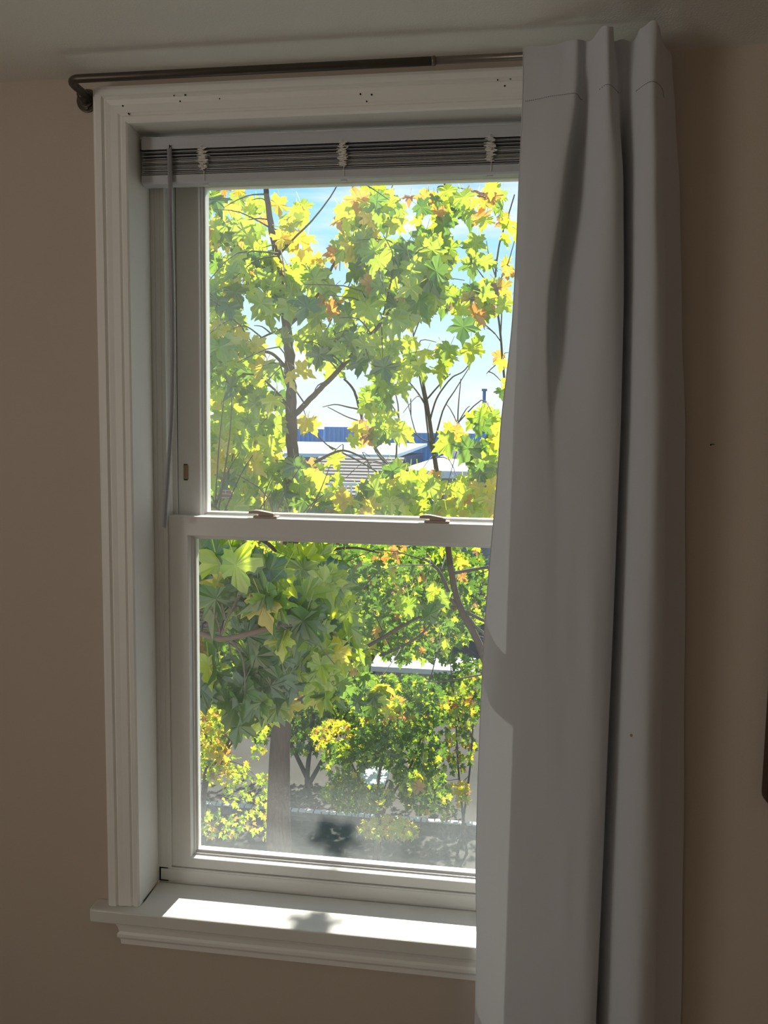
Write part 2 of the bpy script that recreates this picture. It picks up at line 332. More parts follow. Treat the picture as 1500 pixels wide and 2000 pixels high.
add('vent_latch_slot', box(c[0]-.0055, c[0]+.0025, .1218, .1228, c[2]-.0165, c[2]+.0160), MT['dark'], US)

# ------------------------------------------------------------------ the raised venetian blind
bl = empty('venetian_blind', (W/2, .04, 1.365), 'white mini blind raised to the top of the window', 'blind')
bx0, bx1, by0, by1 = .004, W-.004, .029, .0555
add('head_rail', join(box(bx0, bx1, by0, by0+.0012, 1.4275, 1.4505), box(bx0, bx1, by0, by1, 1.4275, 1.4290), box(bx0, bx1, by1-.0012, by1, 1.4275, 1.4505), box(bx0, bx1, by0-.0006, by0+.003, 1.4485, 1.4505), box(bx0, bx0+.001, by0, by1, 1.4275, 1.4505), box(bx1-.001, bx1, by0, by1, 1.4275, 1.4505)), MT['blind'], bl)
zz = 1.3862; k = 0
while zz < 1.4262:
    n = 7; sh = random.choice((-.0014, -.0006, .0, .0016, .003)); tl = random.uniform(-.0004, .0004)
    A = [(bx0+.002, by0+.0012+sh+.0245*i/(n-1), zz+.0016*(1-(2*i/(n-1)-1)**2)+tl) for i in range(n)]
    ring = A + [(p[0], p[1], p[2]-.0009) for p in reversed(A)]
    add('slat', loft(ring, [(bx1-.002, p[1], p[2]-tl*1.6) for p in ring]), MT['slat_shaded' if k in (1, 2, 7, 11, 12, 16, 19, 20, 22, 23) else 'slat'], bl)
    zz += random.choice((.0012, .0014, .0018, .0021)); k += 1
br_ = [(by0, 1.3835), (by0+.001, 1.3845), (by1-.001, 1.3845), (by1, 1.3835), (by1, 1.3735), (by1-.003, 1.3690), (by0+.003, 1.3690), (by0, 1.3715)]
rail = add('bottom_rail', loft([(bx0+.001, y, z) for y, z in br_], [(bx1-.001, y, z) for y, z in br_]), MT['blind'], bl)
for px in (396, 669, 957):
    c = at(px, 320, .026); cx = c[0]
    P = [np.array((cx+random.uniform(-.002, .002), .0255, 1.433))]
    nn = 90
    for i in range(nn):
        z = 1.4285-.040*i/nn+random.uniform(-.003, .003); wd = .0115*(0.55+0.45*math.sin(math.pi*i/nn))*(1.35 if random.random() < .12 else 1)
        P.append(np.array((cx+(1 if i % 2 else -1)*random.uniform(.25, 1)*wd+random.uniform(-.002, .002), .0255+random.uniform(-.0022, .0022), z)))
    P += [np.array((cx+.002, .0262, 1.3855)), np.array((cx+.0015, .0272, 1.372))]
    add('ladder_cord', tube(spline(P, 420), .00062, 5), MT['cord'], bl, smooth=True, label='tangled white ladder cord')
    add('cord_plug', box(cx-.006, cx+.006, by0+.009, by0+.018, 1.3675, 1.3692), MT['slat'], rail, bevel=.0008)
WP = [at(331, 291, .025), at(332, 330, .0225), at(334, 450, .022), at(337, 560, .022), at(338, 680, .022), at(336, 800, .023), at(330, 900, .025), at(321, 1030, .028)]
add('tilt_wand', tube(spline(WP, 40), .0043, 6), MT['wand'], bl, label='long grey plastic tilt wand')
add('wand_hook', tube([(WP[0][0], .030, 1.4335), (WP[0][0], .0255, 1.4345), tuple(WP[0])], .0013, 6), MT['rod'], bl)

# ------------------------------------------------------------------ curtain rod
ro = empty('curtain_rod', (W/2, 0, 1.50), 'dark bronze wrap-around curtain rod above the window', 'curtain rod')
RY, RZ = -.085, 1.506
XA, XB, XJ = -.066, .880, at(848, 121, RY)[0]
arc = [(XA-.006, -.006, RZ), (XA-.006, RY+.022, RZ)] + [(XA-.006+.022*(1-math.cos(a)), RY+.022*(1-math.sin(a)), RZ) for a in np.linspace(.3, math.pi/2, 6)] + [(XJ, RY, RZ)]
add('outer_tube', tube(arc, .0068, 14), MT['rod'], ro, smooth=True)
arc2 = [(XJ-.02, RY, RZ+.0004), (XB-.02, RY, RZ+.0004)] + [(XB-.02+.02*math.sin(a), RY+.02*(1-math.cos(a)), RZ+.0004) for a in np.linspace(.3, math.pi/2, 5)] + [(XB, -.006, RZ)]
add('inner_tube', tube(arc2, .0058, 14), MT['rod2'], ro, smooth=True)
add('joint_collar', tube([(XJ-.004, RY, RZ), (XJ-.002, RY, RZ), (XJ+.001, RY, RZ), (XJ+.003, RY, RZ)], [.0068, .0075, .0075, .0062], 14), MT['rod2'], ro, smooth=True)
for x in (-.081, XB):
    rs = add('wall_bracket', join(disc((x, 0, RZ), .0200, -.004, 0, 24), disc((x, 0, RZ), .0130, -.008, -.004, 24)), MT['rod'], ro, bevel=.001)
    add('bracket_socket', tube([(x, -.007, RZ), (x+(.004 if x < 0 else 0), -.030, RZ)], .0086, 14), MT['rod'], ro, smooth=True)
    for dz in (-.0135, .0135): add('screw', disc((x, 0, RZ+dz), .003, -.0062, -.0038, 10), MT['rod2'], rs)

# ------------------------------------------------------------------ curtain
cu = empty('curtain', (.82, -.09, ZF), 'plain grey rod-pocket curtain pushed to one side of the window', 'curtain')
K = {  # height: plan of the cloth from the free edge to the wall return
 1.516: [(.685,-.090),(.712,-.096),(.745,-.098),(.763,-.112),(.781,-.098),(.791,-.122),(.802,-.146),(.813,-.134),(.819,-.102),(.836,-.098),(.851,-.102),(.853,-.132),(.865,-.148),(.878,-.136),(.893,-.088),(.911,-.056),(.922,-.020)],
 1.44: [(.686,-.094),(.712,-.104),(.740,-.112),(.764,-.116),(.775,-.095),(.786,-.094),(.806,-.142),(.824,-.118),(.832,-.097),(.838,-.095),(.846,-.098),(.855,-.122),(.870,-.146),(.888,-.121),(.900,-.085),(.917,-.050),(.932,-.016)],
 1.30: [(.684,-.092),(.702,-.110),(.728,-.130),(.750,-.130),(.757,-.082),(.773,-.076),(.810,-.140),(.839,-.118),(.845,-.050),(.8465,-.030),(.848,-.050),(.859,-.118),(.877,-.145),(.898,-.121),(.905,-.088),(.928,-.045),(.947,-.013)],
 1.12: [(.681,-.090),(.697,-.112),(.716,-.131),(.733,-.133),(.742,-.092),(.758,-.092),(.808,-.142),(.846,-.119),(.852,-.044),(.8535,-.022),(.855,-.046),(.866,-.118),(.886,-.145),(.909,-.121),(.917,-.088),(.938,-.045),(.958,-.013)],
 .92: [(.666,-.085),(.686,-.112),(.710,-.130),(.736,-.137),(.752,-.130),(.775,-.134),(.812,-.144),(.849,-.120),(.856,-.044),(.8575,-.020),(.859,-.046),(.871,-.118),(.893,-.146),(.919,-.122),(.928,-.088),(.950,-.045),(.973,-.013)],
 .55: [(.648,-.075),(.668,-.112),(.702,-.136),(.738,-.145),(.768,-.147),(.792,-.149),(.822,-.148),(.851,-.120),(.857,-.044),(.8585,-.020),(.860,-.046),(.874,-.120),(.900,-.148),(.930,-.122),(.939,-.088),(.962,-.045),(.990,-.013)],
 .20: [(.645,-.070),(.655,-.108),(.690,-.138),(.735,-.150),(.772,-.154),(.800,-.154),(.828,-.150),(.851,-.120),(.857,-.044),(.8585,-.020),(.860,-.046),(.876,-.121),(.904,-.150),(.937,-.123),(.948,-.088),(.974,-.045),(1.004,-.013)],
 -.10: [(.655,-.066),(.652,-.106),(.688,-.140),(.735,-.154),(.775,-.158),(.803,-.157),(.830,-.152),(.851,-.121),(.857,-.046),(.8585,-.022),(.860,-.048),(.878,-.122),(.907,-.151),(.943,-.124),(.955,-.089),(.984,-.045),(1.015,-.013)],
 -.72: [(.660,-.066),(.652,-.108),(.690,-.146),(.740,-.160),(.780,-.163),(.808,-.161),(.834,-.154),(.855,-.122),(.861,-.070),(.863,-.062),(.868,-.082),(.882,-.126),(.912,-.154),(.950,-.126),(.962,-.090),(.994,-.045),(1.024,-.014)]}
zs = sorted(K, reverse=True); NU, NZ = 150, 110
rows = np.array([spline(K[z], NU) for z in zs])
zq = np.linspace(zs[0], zs[-1], NZ)
grid = np.zeros((NZ, NU, 3))
for i, z in enumerate(zq):
    t = np.interp(-z, [-q for q in zs], range(len(zs))); a = min(int(t), len(zs)-2); s = t-a
    r_ = lambda j: rows[min(max(j, 0), len(zs)-1)]
    p1, p2 = r_(a), r_(a+1); m1 = (r_(a+1)-r_(a-1))/2; m2 = (r_(a+2)-r_(a))/2
    if a == 0: m1 = p2-p1
    q = (2*s**3-3*s*s+1)*p1+(s**3-2*s*s+s)*m1*.6+(-2*s**3+3*s*s)*p2+(s**3-s*s)*m2*.6
    grid[i, :, :2] = q; grid[i, :, 2] = z
uu = np.linspace(0, 1, NU)
grid[:, :, 1] += .0012*np.sin(uu*37)[None, :]*np.sin(zq*9)[:, None] + .0008*np.sin(uu*71+1)[None, :]*np.cos(zq*15)[:, None]
grid[:, :, 1] = np.minimum(grid[:, :, 1], -.010)
grid[0, :, 2] += .002*np.sin(uu*60)
V = [tuple(p) for p in grid.reshape(-1, 3)]
F = [(i*NU+j, i*NU+j+1, (i+1)*NU+j+1, (i+1)*NU+j) for i in range(NZ-1) for j in range(NU-1)]
add('curtain_panel', (V, F), MT['curtain'], cu, smooth=True)
i0 = int(np.argmin(abs(zq-1.443)))
dash = []
for j in range(2, NU-20, 1):
    if 38 < j < 52 or 68 < j < 100: continue
    p, q = grid[i0, j], grid[i0, min(j+1, NU-1)]; a = p+(q-p)*.2; b = p+(q-p)*.48
    off = np.array((0, -.0012, .0))
    dash.append(tube([a+off, b+off], .0006, 4))
add('stitch_line', join(*dash), MT['stitch'], cu)['kind'] = 'stuff'
add('side_hem', tube([grid[i, 0] for i in range(NZ)], .0009, 6), MT['curtain'], cu, smooth=True)

flat = grid.reshape(-1, 3); dd = flat-CAM; zc_ = dd@fw
pxy = np.stack((750+FPX*(dd@RT)/zc_, 1000-FPX*(dd@UP)/zc_), 1); near = np.hypot(pxy[:, 0]-1223, pxy[:, 1]-1437) < 12
c = flat[near][np.argmin(zc_[near])]
add('stain', disc(c, .0024, c[1]-.0022, c[1]-.0006, 8), MT['latch'], cu, label='small brown speck on the cloth')

# ------------------------------------------------------------------ framed picture on the wall (only its edge shows)
pf = empty('picture_frame', (1.36, 0, .295), 'dark brown wooden picture frame with rounded corners on beige wall', 'picture frame')
def rrect(x0, x1, z0, z1, r, n=5):
    P = []
    for cx, cz, a0 in ((x1-r, z1-r, 0), (x0+r, z1-r, 90), (x0+r, z0+r, 180), (x1-r, z0+r, 270)):
        for i in range(n+1):
            a = math.radians(a0+90*i/n); P.append((cx+r*math.cos(a), cz+r*math.sin(a)))
    return P
o_, i_ = rrect(1.131, 1.59, .295, 1.03, .018), rrect(1.171, 1.55, .335, .99, .004)
n = len(o_); Vf = [(x, -.001, z) for x, z in o_]+[(x, -.022, z) for x, z in o_]+[(x, -.022, z) for x, z in i_]+[(x, -.001, z) for x, z in i_]
Ff = [(a*n+i, a*n+(i+1) % n, ((a+1) % 4)*n+(i+1) % n, ((a+1) % 4)*n+i) for a in range(4) for i in range(n)]
add('frame', (Vf, Ff), MT['wood'], pf, bevel=.002)
add('mat_board', box(1.168, 1.553, -.010, -.002, .332, .993), MT['mat_board'], pf)

# ------------------------------------------------------------------ outdoors: ground and buildings
ZE = float(at(760, 1598, 10.3)[2]); GZ = ZE-.15
add('ground', box(-60, 90, 1.2, 140, GZ-.2, GZ), MT['ground'], structure=True)

def ribbed(x0, x1, y, z0, z1, pitch, d=.12):
    ps = [box(x0, x1, y, y+.5, z0, z1)]; x = x0
    while x < x1-pitch*.4:
        ps.append(box(x, x+pitch*.4, y-d, y, z0, z1)); x += pitch
    return join(*ps)
a = at(575, 845, 74); b = at(700, 838, 74); c = at(1010, 845, 74)
bw = empty('blue_warehouse', (float(b[0]), 74, GZ), 'long blue ribbed metal warehouse beyond the white flat roof', 'building')
add('low_wing', ribbed(a[0]-18, at(632, 838, 74)[0], 74, GZ, at(600, 838, 74)[2], .45), MT['blue'], bw)
add('tall_block', ribbed(at(634, 838, 73)[0], at(697, 838, 73)[0], 73, GZ, at(665, 834, 73)[2], .45), MT['blue'], bw)
add('long_wing', ribbed(at(697, 845, 74)[0], c[0]+30, 74, GZ, at(860, 846, 74)[2], .45), MT['blue'], bw)
add('roof_edge', box(a[0]-18, c[0]+30, 73.4, 73.9, at(800, 868, 73.4)[2], at(800, 866, 73.4)[2]), MT['bluedk'], bw)
e = at(945, 800, 73); f_ = at(945, 762, 73)
pipe = add('chimney_pipe', tube([(e[0], 74.3, at(945, 846, 73)[2]-1), (e[0], 74.3, f_[2])], .16, 10), MT['bluedk'], bw, label='thin dark chimney pipe')
add('rain_cap', tube([(e[0], 74.3, f_[2]), (e[0], 74.3, f_[2]+.2)], .27, 10), MT['bluedk'], pipe)

p0, p1 = at(775, 918, 25), at(1090, 926, 25)
wf = empty('white_roof_building', (float((p0[0]+p1[0])/2), 25, GZ), 'flat building with a bright white roof before the blue warehouse', 'building')
zr = float(p0[2])
add('roof_slab', box(p0[0], p1[0]+6, 25, 66, zr-.25, zr), MT['whiteroof'], wf); add('wall', box(p0[0]+.1, p1[0]+5.9, 25.1, 65.9, GZ, zr-.25), MT['render'], wf)
for xx in (p0[0]+1.2, p0[0]+2.6): add('roof_vent', tube([(xx, 44, zr), (xx, 44, zr+.45)], .2, 10), MT['render'], wf)
p0, p1 = at(560, 890, 40), at(772, 880, 40)
cb = empty('pale_roof_building', (float((p0[0]+p1[0])/2), 40, GZ), 'low building with a pale blue sunlit metal roof', 'building')
q0, q1, zq_ = p0[0]-9, p1[0], float(at(690, 887, 40)[2])
add('roof', (lambda v: (v, box(0, 1, 0, 1, 0, 1)[1]))([(x, y, z+(0.55 if y > 50 else 0)) for z in (zq_-.2, zq_) for y in (40, 62) for x in (q0, q1)]), MT['cyan'], cb); add('wall', box(q0+.2, q1-.2, 40.2, 61, GZ, zq_-.2), MT['bluedk'], cb)

# grey-brown shingled house
p0, p1 = at(598, 892, 19), at(766, 905, 19)
gh = empty('shingled_house', (float((p0[0]+p1[0])/2), 21, GZ), 'house with a grey-brown shingle roof behind the maple', 'house')
x0, x1 = float(p0[0])-.3, float(p1[0]); zr = float(at(690, 893, 22)[2]); ze = float(at(690, 985, 18.5)[2])
add('wall', box(x0+.2, x1-.2, 18.8, 25, GZ, ze), MT['brick'], gh)
rows_n = 14
for side, (ya, yb) in enumerate(((18.5, 22), (25.5, 22))):
    for i in range(rows_n):
        t0, t1 = i/rows_n, (i+1)/rows_n; y0, y1 = ya+(yb-ya)*t0, ya+(yb-ya)*t1; z0, z1 = ze+(zr-ze)*t0, ze+(zr-ze)*t1
        v = [(x0, y0, z0), (x1, y0, z0), (x1, y1, z1), (x0, y1, z1), (x0, y0, z0+.05), (x1, y0, z0+.05), (x1, y1, z1+.02), (x0, y1, z1+.02)]
        add('shingle_course', (v, [(0, 3, 2, 1), (4, 5, 6, 7), (0, 1, 5, 4), (1, 2, 6, 5), (2, 3, 7, 6), (3, 0, 4, 7)]), MT['shingle'], gh)
add('gable', ([(x1-.2, 18.6, ze), (x1-.2, 25.4, ze), (x1-.2, 22, zr), (x1-.35, 18.6, ze), (x1-.35, 25.4, ze), (x1-.35, 22, zr)], [(0, 1, 2), (3, 5, 4), (0, 2, 5, 3), (1, 4, 5, 2), (0, 3, 4, 1)]), MT['render'], gh)
# white railing in front of it
p0, p1 = at(668, 962, 15), at(704, 944, 15)
rl = empty('white_railing', (float((p0[0]+p1[0])/2), 15, float(p0[2])-1), 'small white baluster railing below the shingle roof', 'railing')
zb_ = float(p0[2])-.05
for i in range(9):
    x = float(p0[0])-.25+(float(p1[0])-float(p0[0])+.5)*i/8; add('baluster', box(x-.015, x+.015, 14.98, 15.02, zb_-1, zb_+.22), MT['white'], rl)
add('top_rail', box(float(p0[0])-.3, float(p1[0])+.3, 14.96, 15.04, zb_+.22, zb_+.27), MT['white'], rl)
# brick house on the left
p0, p1 = at(300, 930, 14), at(478, 930, 14)
bh = empty('brick_house', (float((p0[0]+p1[0])/2), 16, GZ), 'red brick house glimpsed through the maple leaves', 'house')
zt_ = float(at(430, 912, 14)[2])
add('wall', box(float(p0[0])-3, float(p1[0]), 14, 18, GZ, zt_), MT['brick'], bh); add('roof', box(float(p0[0])-3.2, float(p1[0])+.15, 13.8, 18.2, zt_, zt_+.14), MT['shingle'], bh)
p2 = at(452, 958, 14)
add('window', box(float(p2[0])-1.5, float(p2[0])-.7, 13.95, 14.02, float(p2[2])-1.6, float(p2[2])-.2), MT['bluedk'], bh)
# low white garage behind the shrubs
p0, p1 = at(724, 1286, 16), at(800, 1300, 16)
ga = empty('garden_store', (float((p0[0]+p1[0])/2), 16.8, GZ), 'low garden store with a pale flat roof behind the yellow shrubs', 'shed')
zg = float(at(800, 1305, 16)[2])
add('wall', box(float(p0[0])+.1, float(p1[0])+1.4, 16.1, 17.0, GZ, zg-.12), MT['render'], ga)
add('roof', box(float(p0[0]), float(p1[0])+1.5, 16, 17.1, zg-.12, zg), MT['white'], ga)
# low edging of set stones across the yard
fe = empty('stone_edging', (float(at(650, 1600, 10.3)[0]), 10.35, GZ), 'low dark garden edging with pale cap stones across the yard', 'edging')
x0, x1 = float(at(360, 1585, 10.3)[0]), float(at(1010, 1608, 10.3)[0]); x = x0
add('edging_board', box(x0, x1, 10.30, 10.36, GZ, ZE-.012), MT['fence'], fe)
while x < x1:
    wd = random.uniform(.07, .11); add('cap_stone', box(x, x+wd, 10.285, 10.375, ZE-.012, ZE+random.uniform(.006, .016)), MT['fencecap'], fe); x += wd+.022
# white slatted bench top seen through the shrubs
p = at(728, 1512, 11.6)
sb = empty('slatted_table', (float(p[0]), 11.6, GZ), 'white slatted garden table behind the fence', 'table')
zt_ = float(p[2])
for i in range(7):
    add('slat', box(float(p[0])-.30, float(p[0])+.26, 11.2+i*.125, 11.31+i*.125, zt_-.02, zt_+.012), MT['white'], sb)
for dx in (-.26, .22):
    for dy in (11.24, 12.0): add('leg', box(float(p[0])+dx-.02, float(p[0])+dx+.02, dy-.02, dy+.02, GZ, zt_-.02), MT['white'], sb)

# ------------------------------------------------------------------ trees
HALF = [(.05, -.03), (.14, -.09), (.30, -.13), (.29, -.03), (.40, .02), (.33, .10), (.31, .16), (.50, .24), (.56, .38), (.42, .37), (.36, .46), (.26, .40), (.16, .42), (.22, .58), (.19, .66), (.11, .68), (.06, .80)]
def leaf_shape(fold, curl, seed):
    r = random.Random(seed)
    P = [(0, .0)] + HALF + [(0, .95)] + [(-x, y) for x, y in reversed(HALF)]
    P = [(x*(1+r.uniform(-.07, .07)), y+r.uniform(-.02, .02)) for x, y in P]
    zf = lambda x, y: fold*abs(x)-curl*(y-.3)**2-.35*curl*x*x+r.uniform(-.038, .038)
    V = [(0, .25, 0)] + [(x, y, zf(x, y)) for x, y in P]
    n = len(P); F = [(0, 1+i, 1+(i+1) % n) for i in range(n)]
    k = len(V); V += [(-.012, .01, 0), (.012, .01, 0), (.010, -.42, .10), (-.010, -.42, .10)]; F.append((k, k+1, k+2, k+3))
    return np.array(V), F
SH = [leaf_shape(.16, .35, 1), leaf_shape(-.12, .5, 2), leaf_shape(.28, .2, 3), leaf_shape(.05, .75, 4)]
MK = ['g1', 'g2', 'yg', 'y', 'o', 'b']
LEAFME = {}
def leaf_mesh(s, m):
    if (s, m) not in LEAFME:
        me = bpy.data.meshes.new('leaf'); me.from_pydata([tuple(v) for v in SH[s][0]], [], SH[s][1]); me.materials.append(MT[MK[m]]); me.update(); LEAFME[(s, m)] = me
    return LEAFME[(s, m)]
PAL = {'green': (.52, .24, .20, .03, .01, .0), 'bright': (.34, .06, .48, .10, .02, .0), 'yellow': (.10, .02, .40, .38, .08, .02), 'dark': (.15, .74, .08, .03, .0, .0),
       'orange': (.16, .02, .28, .30, .22, .02), 'pale': (.30, .22, .22, .12, .10, .04), 'mix': (.34, .18, .30, .12, .05, .01), 'shaded': (.16, .66, .07, .05, .04, .02), 'olive': (.25, .30, .20, .10, .08, .07)}  # second-last mix puts shade of the unbuilt upper crown into leaf colour
# openings in the crown where sky and roofs show
GAPS = [(622, 405, 30, 40), (548, 480, 10, 22), (672, 555, 18, 36), (520, 635, 42, 20), (645, 785, 62, 42), (870, 770, 95, 45), (925, 690, 30, 20), (840, 640, 40, 24), (960, 650, 26, 40), (900, 440, 30, 26), (965, 470, 22, 30), (885, 520, 16, 24), (700, 870, 90, 16), (840, 893, 62, 26), (690, 912, 55, 20), (420, 1212, 34, 26), (450, 958, 22, 16), (805, 1303, 82, 15), (735, 1512, 32, 20), (665, 1437, 20, 6), (470, 1455, 26, 24), (572, 830, 15, 34), (527, 440, 10, 34), (455, 475, 16, 12), (500, 600, 12, 10), (610, 470, 12, 14), (650, 520, 10, 14), (770, 640, 16, 12), (560, 560, 9, 12), (480, 770, 12, 9), (700, 740, 20, 14), (840, 600, 10, 18), (580, 375, 14, 12), (735, 455, 12, 18), (600, 690, 12, 16)]
def make_leaves(blobs, mul=1.0, smul=1.0):
    L = []
    for (px, py, rx, ry, y0, dy, n, pal, size) in blobs:
        for _ in range(int(n*mul*(.72 if py < 1040 else 1))):
            while True:
                a, b = rng.uniform(-1, 1, 2)
                if a*a+b*b < 1: break
            y = (3.4+(y0-2.9)*.35+rng.uniform(-.5, .5)) if (py < 1040 and y0 < 5) else y0+rng.uniform(-dy, dy)*(.5 if y0 < 3.5 else 1); p = at(px+a*rx, py+b*ry, y)
            if y < 2.6 and abs(p[2]-.914*(y+.017)) < .13 and p[0] < 1.3: continue      # keep the sun's path to the sill open
            if any(((px+a*rx-h[0])/h[2])**2+((py+b*ry-h[1])/h[3])**2 < 1 for h in GAPS): continue
            # drooping leaf: tip points down and out, blade roughly faces the light or the house
            tip = np.array((rng.normal(0, .55), rng.normal(0, .45), -1+rng.normal(0, .35))); tip /= np.linalg.norm(tip)
            nn = np.array((rng.normal(0, .55), rng.choice((-1, 1))*1.0, rng.normal(.35, .5))); nn -= tip*np.dot(nn, tip); nn /= np.linalg.norm(nn)
            xx = np.cross(tip, nn); s = size*smul*rng.uniform(.72, 1.2)
            L.append((p, np.array((xx, tip, nn)).T*s, int(rng.integers(0, 4)), int(rng.choice(6, p=np.array(PAL[pal])/sum(PAL[pal]))), s))
    return L
def build_leaves(tree, L, nmax=300):
    def score(l):
        d = l[0]-CAM; z = np.dot(d, fw); px = 750+FPX*np.dot(d, RT)/z; py = 1000-FPX*np.dot(d, UP)/z
        return l[4]/z if (375 < px < 1030 and 340 < py < 1680) else 0
    L.sort(key=score, reverse=True)
    base = BASE[tree]
    for p, m, s, mi, sz in L[:nmax]:
        o = bpy.data.objects.new('leaf', leaf_mesh(s, mi)); col.objects.link(o); o.parent = tree
        mm = Matrix(((m[0, 0], m[0, 1], m[0, 2], p[0]-base[0]), (m[1, 0], m[1, 1], m[1, 2], p[1]-base[1]), (m[2, 0], m[2, 1], m[2, 2], p[2]-base[2]), (0, 0, 0, 1)))
        o.matrix_basis = mm
    rest = L[nmax:]
    if rest:
        V, F, I = [], [], []
        for p, m, s, mi, sz in rest:
            n = len(V); V += [tuple(q) for q in (SH[s][0]@m.T+p-base)]; F += [tuple(i+n for i in f) for f in SH[s][1]]; I += [mi]*len(SH[s][1])
        me = bpy.data.meshes.new('foliage'); me.from_pydata(V, [], F)
        for k_ in MK: me.materials.append(MT[k_])
        me.polygons.foreach_set('material_index', I); me.update()
        o = bpy.data.objects.new('foliage', me); col.objects.link(o); o.parent = tree; o['kind'] = 'stuff'
def limb(tree, pxs, y, w0, w1, name='branch', m='bark', yend=None):
    """tapered limb along photo pixels at depth y; widths in photo pixels"""
    k = len(pxs); P = []; 
    for i, (px, py) in enumerate(pxs):
        yy = y if yend is None else y+(yend-y)*i/(k-1)
        P.append(at(px, py, yy))
    S = spline(P, max(6, k*5)); n = len(S); sc_ = (np.mean([p[1] for p in P])-CAM[1])/FPX
    rad = [(w0+(w1-w0)*i/(n-1))*sc_/2 for i in range(n)]
    S = S+np.array([(random.gauss(0, 1)*.12*rad[i], random.gauss(0, 1)*.12*rad[i], 0) for i in range(n)])
    return add(name, tube(S, rad, 8 if w0 > 6 else 5), MT[m], tree, smooth=True)
def twigs(tree, blobs, anchors, k=2):
    ps = []
    for (px, py, rx, ry, y0, dy, n, pal, size) in blobs:
        for _ in range(k):
            e = at(px+random.uniform(-.8, .8)*rx, py+random.uniform(-.8, .8)*ry, y0+random.uniform(-.7, .7)*dy)
            a = min(anchors, key=lambda q: np.linalg.norm(q-e)+random.uniform(0, .25)); d = np.linalg.norm(a-e)
            mid = (a+e)/2+np.array((random.uniform(-.1, .1), random.uniform(-.1, .1), .10))*d
            ps.append(tube(spline([a, mid, e], 7), list(np.linspace(.0055, .0020, 7)), 5))
    o = add('twigs', join(*ps), MT['twig'], tree, smooth=True); o['kind'] = 'stuff'
def anchors_of(*lists):
    A = []
    for pxs, y in lists:
        P = [at(px, py, y) for px, py in pxs]; A += list(spline(P, len(P)*4))
    return A

# --- main maple
TY = 3.3
tb = at(545, 1690, TY)
ma = empty('maple_tree', (float(tb[0]), TY, GZ), 'large maple with green and yellow leaves just outside the window', 'tree')
trunk = [(545, 1500), (548, 1440), (556, 1380), (562, 1250), (566, 1100), (570, 960), (570, 870), (569, 790), (566, 710), (559, 630), (548, 560), (538, 490), (526, 420), (518, 350), (512, 290)]
lowt = [np.array((tb[0], TY, GZ)), np.array((tb[0]+.01, TY, -3.5)), at(545, 1690, TY), at(544, 1600, TY), at(545, 1520, TY), at(548, 1440, TY), at(556, 1370, TY)]
S = spline(lowt, 24); add('trunk', tube(S, list(np.linspace(.10, .058, 24)), 12), MT['bark'], ma, smooth=True)
limb(ma, trunk[2:], TY, 32, 8, 'trunk')
BR = [([(572, 815), (610, 775), (650, 735), (700, 680), (745, 630), (790, 560), (830, 470)], TY, 13, 5), ([(560, 640), (590, 610), (625, 570), (650, 520), (690, 460)], TY, 8, 4),
      ([(543, 500), (575, 465), (610, 430), (645, 385), (665, 350)], TY-.1, 5, 2), ([(567, 730), (530, 690), (480, 690), (430, 700), (385, 712)], TY, 7, 4),
      ([(570, 800), (540, 765), (505, 735), (470, 730)], TY, 6, 3), ([(556, 640), (520, 655), (470, 680), (400, 705)], TY, 5, 2),
      ([(556, 1385), (585, 1370), (625, 1342), (670, 1290), (730, 1255), (800, 1215), (850, 1190)], TY, 16, 4), ([(545, 1222), (515, 1230), (470, 1242), (425, 1247), (375, 1232)], 1.35, 12, 11),
      ([(430, 1242), (425, 1215), (412, 1190)], 1.35, 4, 2), ([(432, 1240), (445, 1205), (458, 1180), (470, 1150)], 1.35, 4, 2),
      ([(566, 1100), (520, 1060), (470, 1030), (420, 990)], TY-.5, 10, 4), ([(569, 930), (620, 900), (670, 880), (720, 900)], TY, 8, 3), ([(566, 1120), (630, 1080), (690, 1070), (740, 1080)], TY-.2, 8, 3)]
for pxs, y, w0, w1 in BR: limb(ma, pxs, y, w0, w1)
n_ = TY
